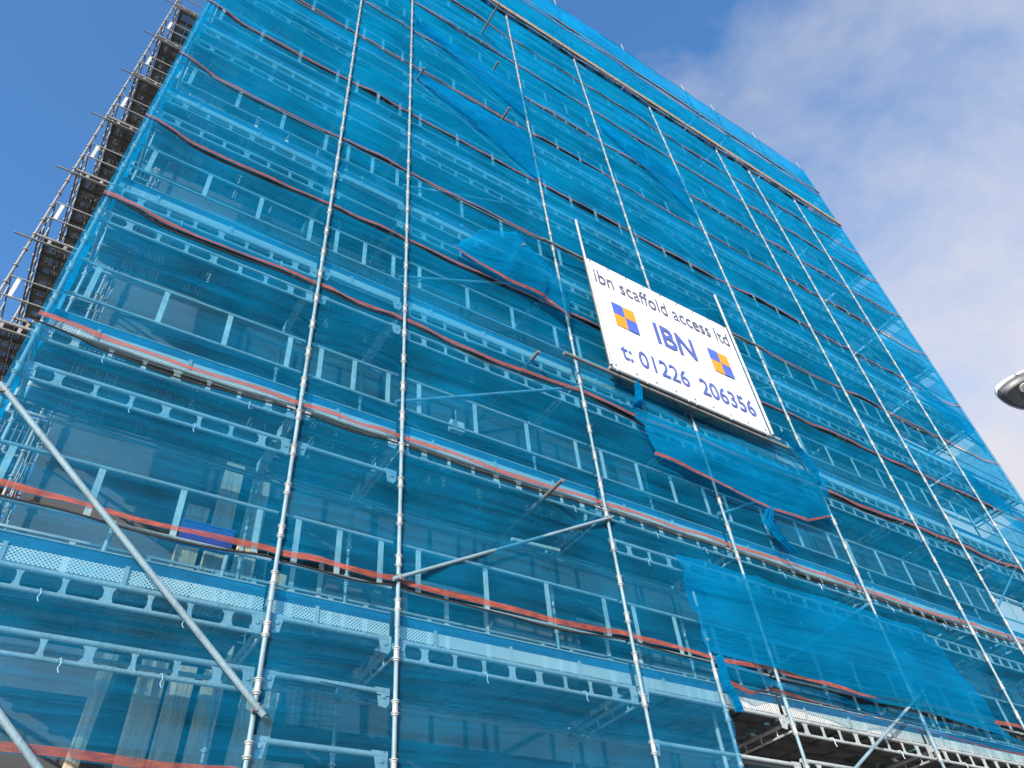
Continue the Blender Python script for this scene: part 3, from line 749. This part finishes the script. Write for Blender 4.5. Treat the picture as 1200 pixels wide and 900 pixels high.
# ------------------------------------------------------------------ street lamp
tip = Vector((4.13, 1, 2.67)) * 1.55; tip = Vector((tip.x, tip.y - D, tip.z + CZ))
ax = Vector((.82, -.57, 0)).normalized()
lp = empty('street_lamp', (tip.x + ax.x * 2.0, tip.y + ax.y * 2.0, 0)); tag(lp, 'white street lamp head with dark underside at the right edge', 'street lamp')
ang = math.atan2(ax.y, ax.x)
def lamp_part(bm, mats, nm, parent=None):
    o = link(nm, mesh(bm, mats, True), lp, (-ax.x * 2.0, -ax.y * 2.0, tip.z)); o.rotation_euler = (R(-27), 0, ang); return o
PROF = [(0, 0), (.015, .022), (.05, .058), (.10, .096), (.17, .135), (.26, .168), (.37, .19), (.5, .2), (.65, .2), (.82, .185), (.95, .16)]
def outline(k):
    return [(x * .9, y * k) for x, y in PROF[1:]]
def loft(bm, levels):
    rings = []
    for k, z, dx in levels:
        o = outline(k); ring = [(x * (1 - dx) + dx * .35, y) for x, y in o] + [(x * (1 - dx) + dx * .35, -y) for x, y in o[::-1]]
        rings.append([bm.verts.new((x, y, z)) for x, y in ring])
    for p, q in zip(rings, rings[1:]):
        n = len(p)
        for i in range(n): bm.faces.new((p[i], p[(i + 1) % n], q[(i + 1) % n], q[i]))
    bm.faces.new(rings[0][::-1]); bm.faces.new(rings[-1])
bm = bmesh.new(); loft(bm, [(1.06, .03, 0.0), (1.06, .05, 0), (.8, .12, .12), (.3, .16, .5)]); lamp_part(bm, LAMPW, 'housing')
bm = bmesh.new(); loft(bm, [(.78, -.035, .12), (.93, -.01, .03), (.97, .028, .01)]); lamp_part(bm, LAMPD, 'underside')
bm = bmesh.new(); tube(bm, (.20, -.055, -.045), (.20, -.055, -.034), .042, 20); lamp_part(bm, LAMPG, 'sensor')
bm = bmesh.new(); tube(bm, (.20, -.05, -.050), (.20, -.05, -.046), .012, 8); tube(bm, (.19, -.065, -.048), (.215, -.055, -.048), .006, 6); lamp_part(bm, LAMPD, 'sensor_mark')
bm = bmesh.new(); box(bm, (.29, -.05, -.044), (.62, .10, -.036)); lamp_part(bm, LAMPG, 'lens')
bm = bmesh.new(); box(bm, (.155, -.150, .026), (.19, -.125, .055)); lamp_part(bm, m_plain('latch_grey', (.25, .25, .26)), 'latch')
bm = bmesh.new(); tube(bm, (.78, 0, .07), (2.0, 0, .07), .035, 12); lamp_part(bm, GALV, 'arm')
bm = bmesh.new(); tube(bm, (0, 0, 0), (0, 0, 1.3), .085, 14); tube(bm, (0, 0, 1.3), (0, 0, tip.z + .15), .06, 14); link('pole', mesh(bm, GALV, True), lp)

# ------------------------------------------------------------------ ground
bm = bmesh.new(); v = [bm.verts.new(p) for p in ((-600, -600, 0), (600, -600, 0), (600, 600, 0), (-600, 600, 0))]; bm.faces.new(v)
tag(link('ground', mesh(bm, GROUND)), 'grey concrete ground around the building', kind='structure')

# ------------------------------------------------------------------ light and sky
sd = Vector((-1.15, -1, .52)).normalized(); elev = math.asin(sd.z); azi = math.atan2(sd.x, sd.y)
su = bpy.data.lights.new('sun', 'SUN'); su.energy = 3.4; su.angle = R(.55); su.color = (1, .93, .82)
so = bpy.data.objects.new('sun', su); COL.objects.link(so); so.rotation_euler = sd.to_track_quat('Z', 'Y').to_euler()
wd = bpy.data.worlds.new('World'); S.world = wd; wd.use_nodes = True; t = wd.node_tree; t.nodes.clear()
out = t.nodes.new('ShaderNodeOutputWorld'); bg = t.nodes.new('ShaderNodeBackground'); bg.inputs[1].default_value = .15
sky = t.nodes.new('ShaderNodeTexSky'); sky.sky_type = 'NISHITA'; sky.sun_disc = False; sky.sun_elevation = elev; sky.sun_rotation = azi
sky.air_density = 1.0; sky.dust_density = .6; sky.ozone_density = 3.5
tc = t.nodes.new('ShaderNodeTexCoord'); mp = t.nodes.new('ShaderNodeMapping'); mp.inputs['Rotation'].default_value = (0, 0, R(-35)); mp.inputs['Scale'].default_value = (1, 1, 1.6)
n1 = t.nodes.new('ShaderNodeTexNoise'); n1.inputs['Scale'].default_value = 2.6; n1.inputs['Detail'].default_value = 10; n1.inputs['Roughness'].default_value = .60; n1.inputs['Distortion'].default_value = .35
t.links.new(tc.outputs['Generated'], mp.inputs[0]); t.links.new(mp.outputs[0], n1.inputs['Vector'])
# cloud bank lies towards +x, low; clear towards -x and the zenith
dt = t.nodes.new('ShaderNodeVectorMath'); dt.operation = 'DOT_PRODUCT'; t.links.new(tc.outputs['Generated'], dt.inputs[0]); dt.inputs[1].default_value = (.80, -.12, -.42)
ad = t.nodes.new('ShaderNodeMath'); ad.operation = 'MULTIPLY_ADD'; t.links.new(dt.outputs['Value'], ad.inputs[0]); ad.inputs[1].default_value = .95; t.links.new(n1.outputs['Fac'], ad.inputs[2])
d2 = t.nodes.new('ShaderNodeVectorMath'); d2.operation = 'DOT_PRODUCT'; t.links.new(tc.outputs['Generated'], d2.inputs[0]); d2.inputs[1].default_value = (-.185, .57, .80)
m2 = t.nodes.new('ShaderNodeMapRange'); m2.inputs[1].default_value = .985; m2.inputs[2].default_value = 1.0; m2.inputs[3].default_value = 0; m2.inputs[4].default_value = .36; t.links.new(d2.outputs['Value'], m2.inputs[0])
a2 = t.nodes.new('ShaderNodeMath'); a2.operation = 'ADD'; t.links.new(ad.outputs[0], a2.inputs[0]); t.links.new(m2.outputs[0], a2.inputs[1])
rp = t.nodes.new('ShaderNodeValToRGB'); t.links.new(a2.outputs[0], rp.inputs[0]); rp.color_ramp.elements[0].position = .42; rp.color_ramp.elements[1].position = .90
rp.color_ramp.elements[0].color = (.05, .05, .05, 1); rp.color_ramp.elements[1].color = (1, 1, 1, 1)
mx = t.nodes.new('ShaderNodeMix'); mx.data_type = 'RGBA'; t.links.new(rp.outputs[0], mx.inputs[0]); hs = t.nodes.new('ShaderNodeHueSaturation'); hs.inputs['Saturation'].default_value = 1.22; hs.inputs['Value'].default_value = 1.2; t.links.new(sky.outputs[0], hs.inputs['Color']); t.links.new(hs.outputs[0], mx.inputs[6]); mx.inputs[7].default_value = (2.72, 2.70, 2.92, 1)
t.links.new(mx.outputs[2], bg.inputs[0]); t.links.new(bg.outputs[0], out.inputs[0])

# ------------------------------------------------------------------ camera
A = [[0.838217040556763, -0.08176802967125073, -0.539171755792107], [0.3268303676735446, -0.7161370787597168, 0.6167086793550702], [0.4365479397347301, 0.6931534272794015, 0.5735540275895391]]
def ax3(r): return Vector((r[0], r[2], r[1]))
rt, dn, fw = ax3(A[0]), ax3(A[1]), ax3(A[2])
cam = bpy.data.cameras.new('camera'); co = bpy.data.objects.new('camera', cam); COL.objects.link(co)
M = Matrix((rt, -dn, -fw)).transposed().to_4x4(); M.translation = Vector((0, -D, CZ)); co.matrix_world = M
cam.sensor_width = 36; cam.lens = 889.72 / 1200 * 36; cam.clip_end = 3000; cam.clip_start = .05
S.camera = co
S.view_settings.view_transform = 'Standard'; S.view_settings.look = 'None'; S.view_settings.exposure = 0.93; S.view_settings.gamma = 1
S.render.engine = 'CYCLES'; c = S.cycles
c.max_bounces = 7; c.transparent_max_bounces = 24; c.diffuse_bounces = 4; c.glossy_bounces = 2; c.transmission_bounces = 3
c.use_denoising = True; c.sample_clamp_indirect = 6
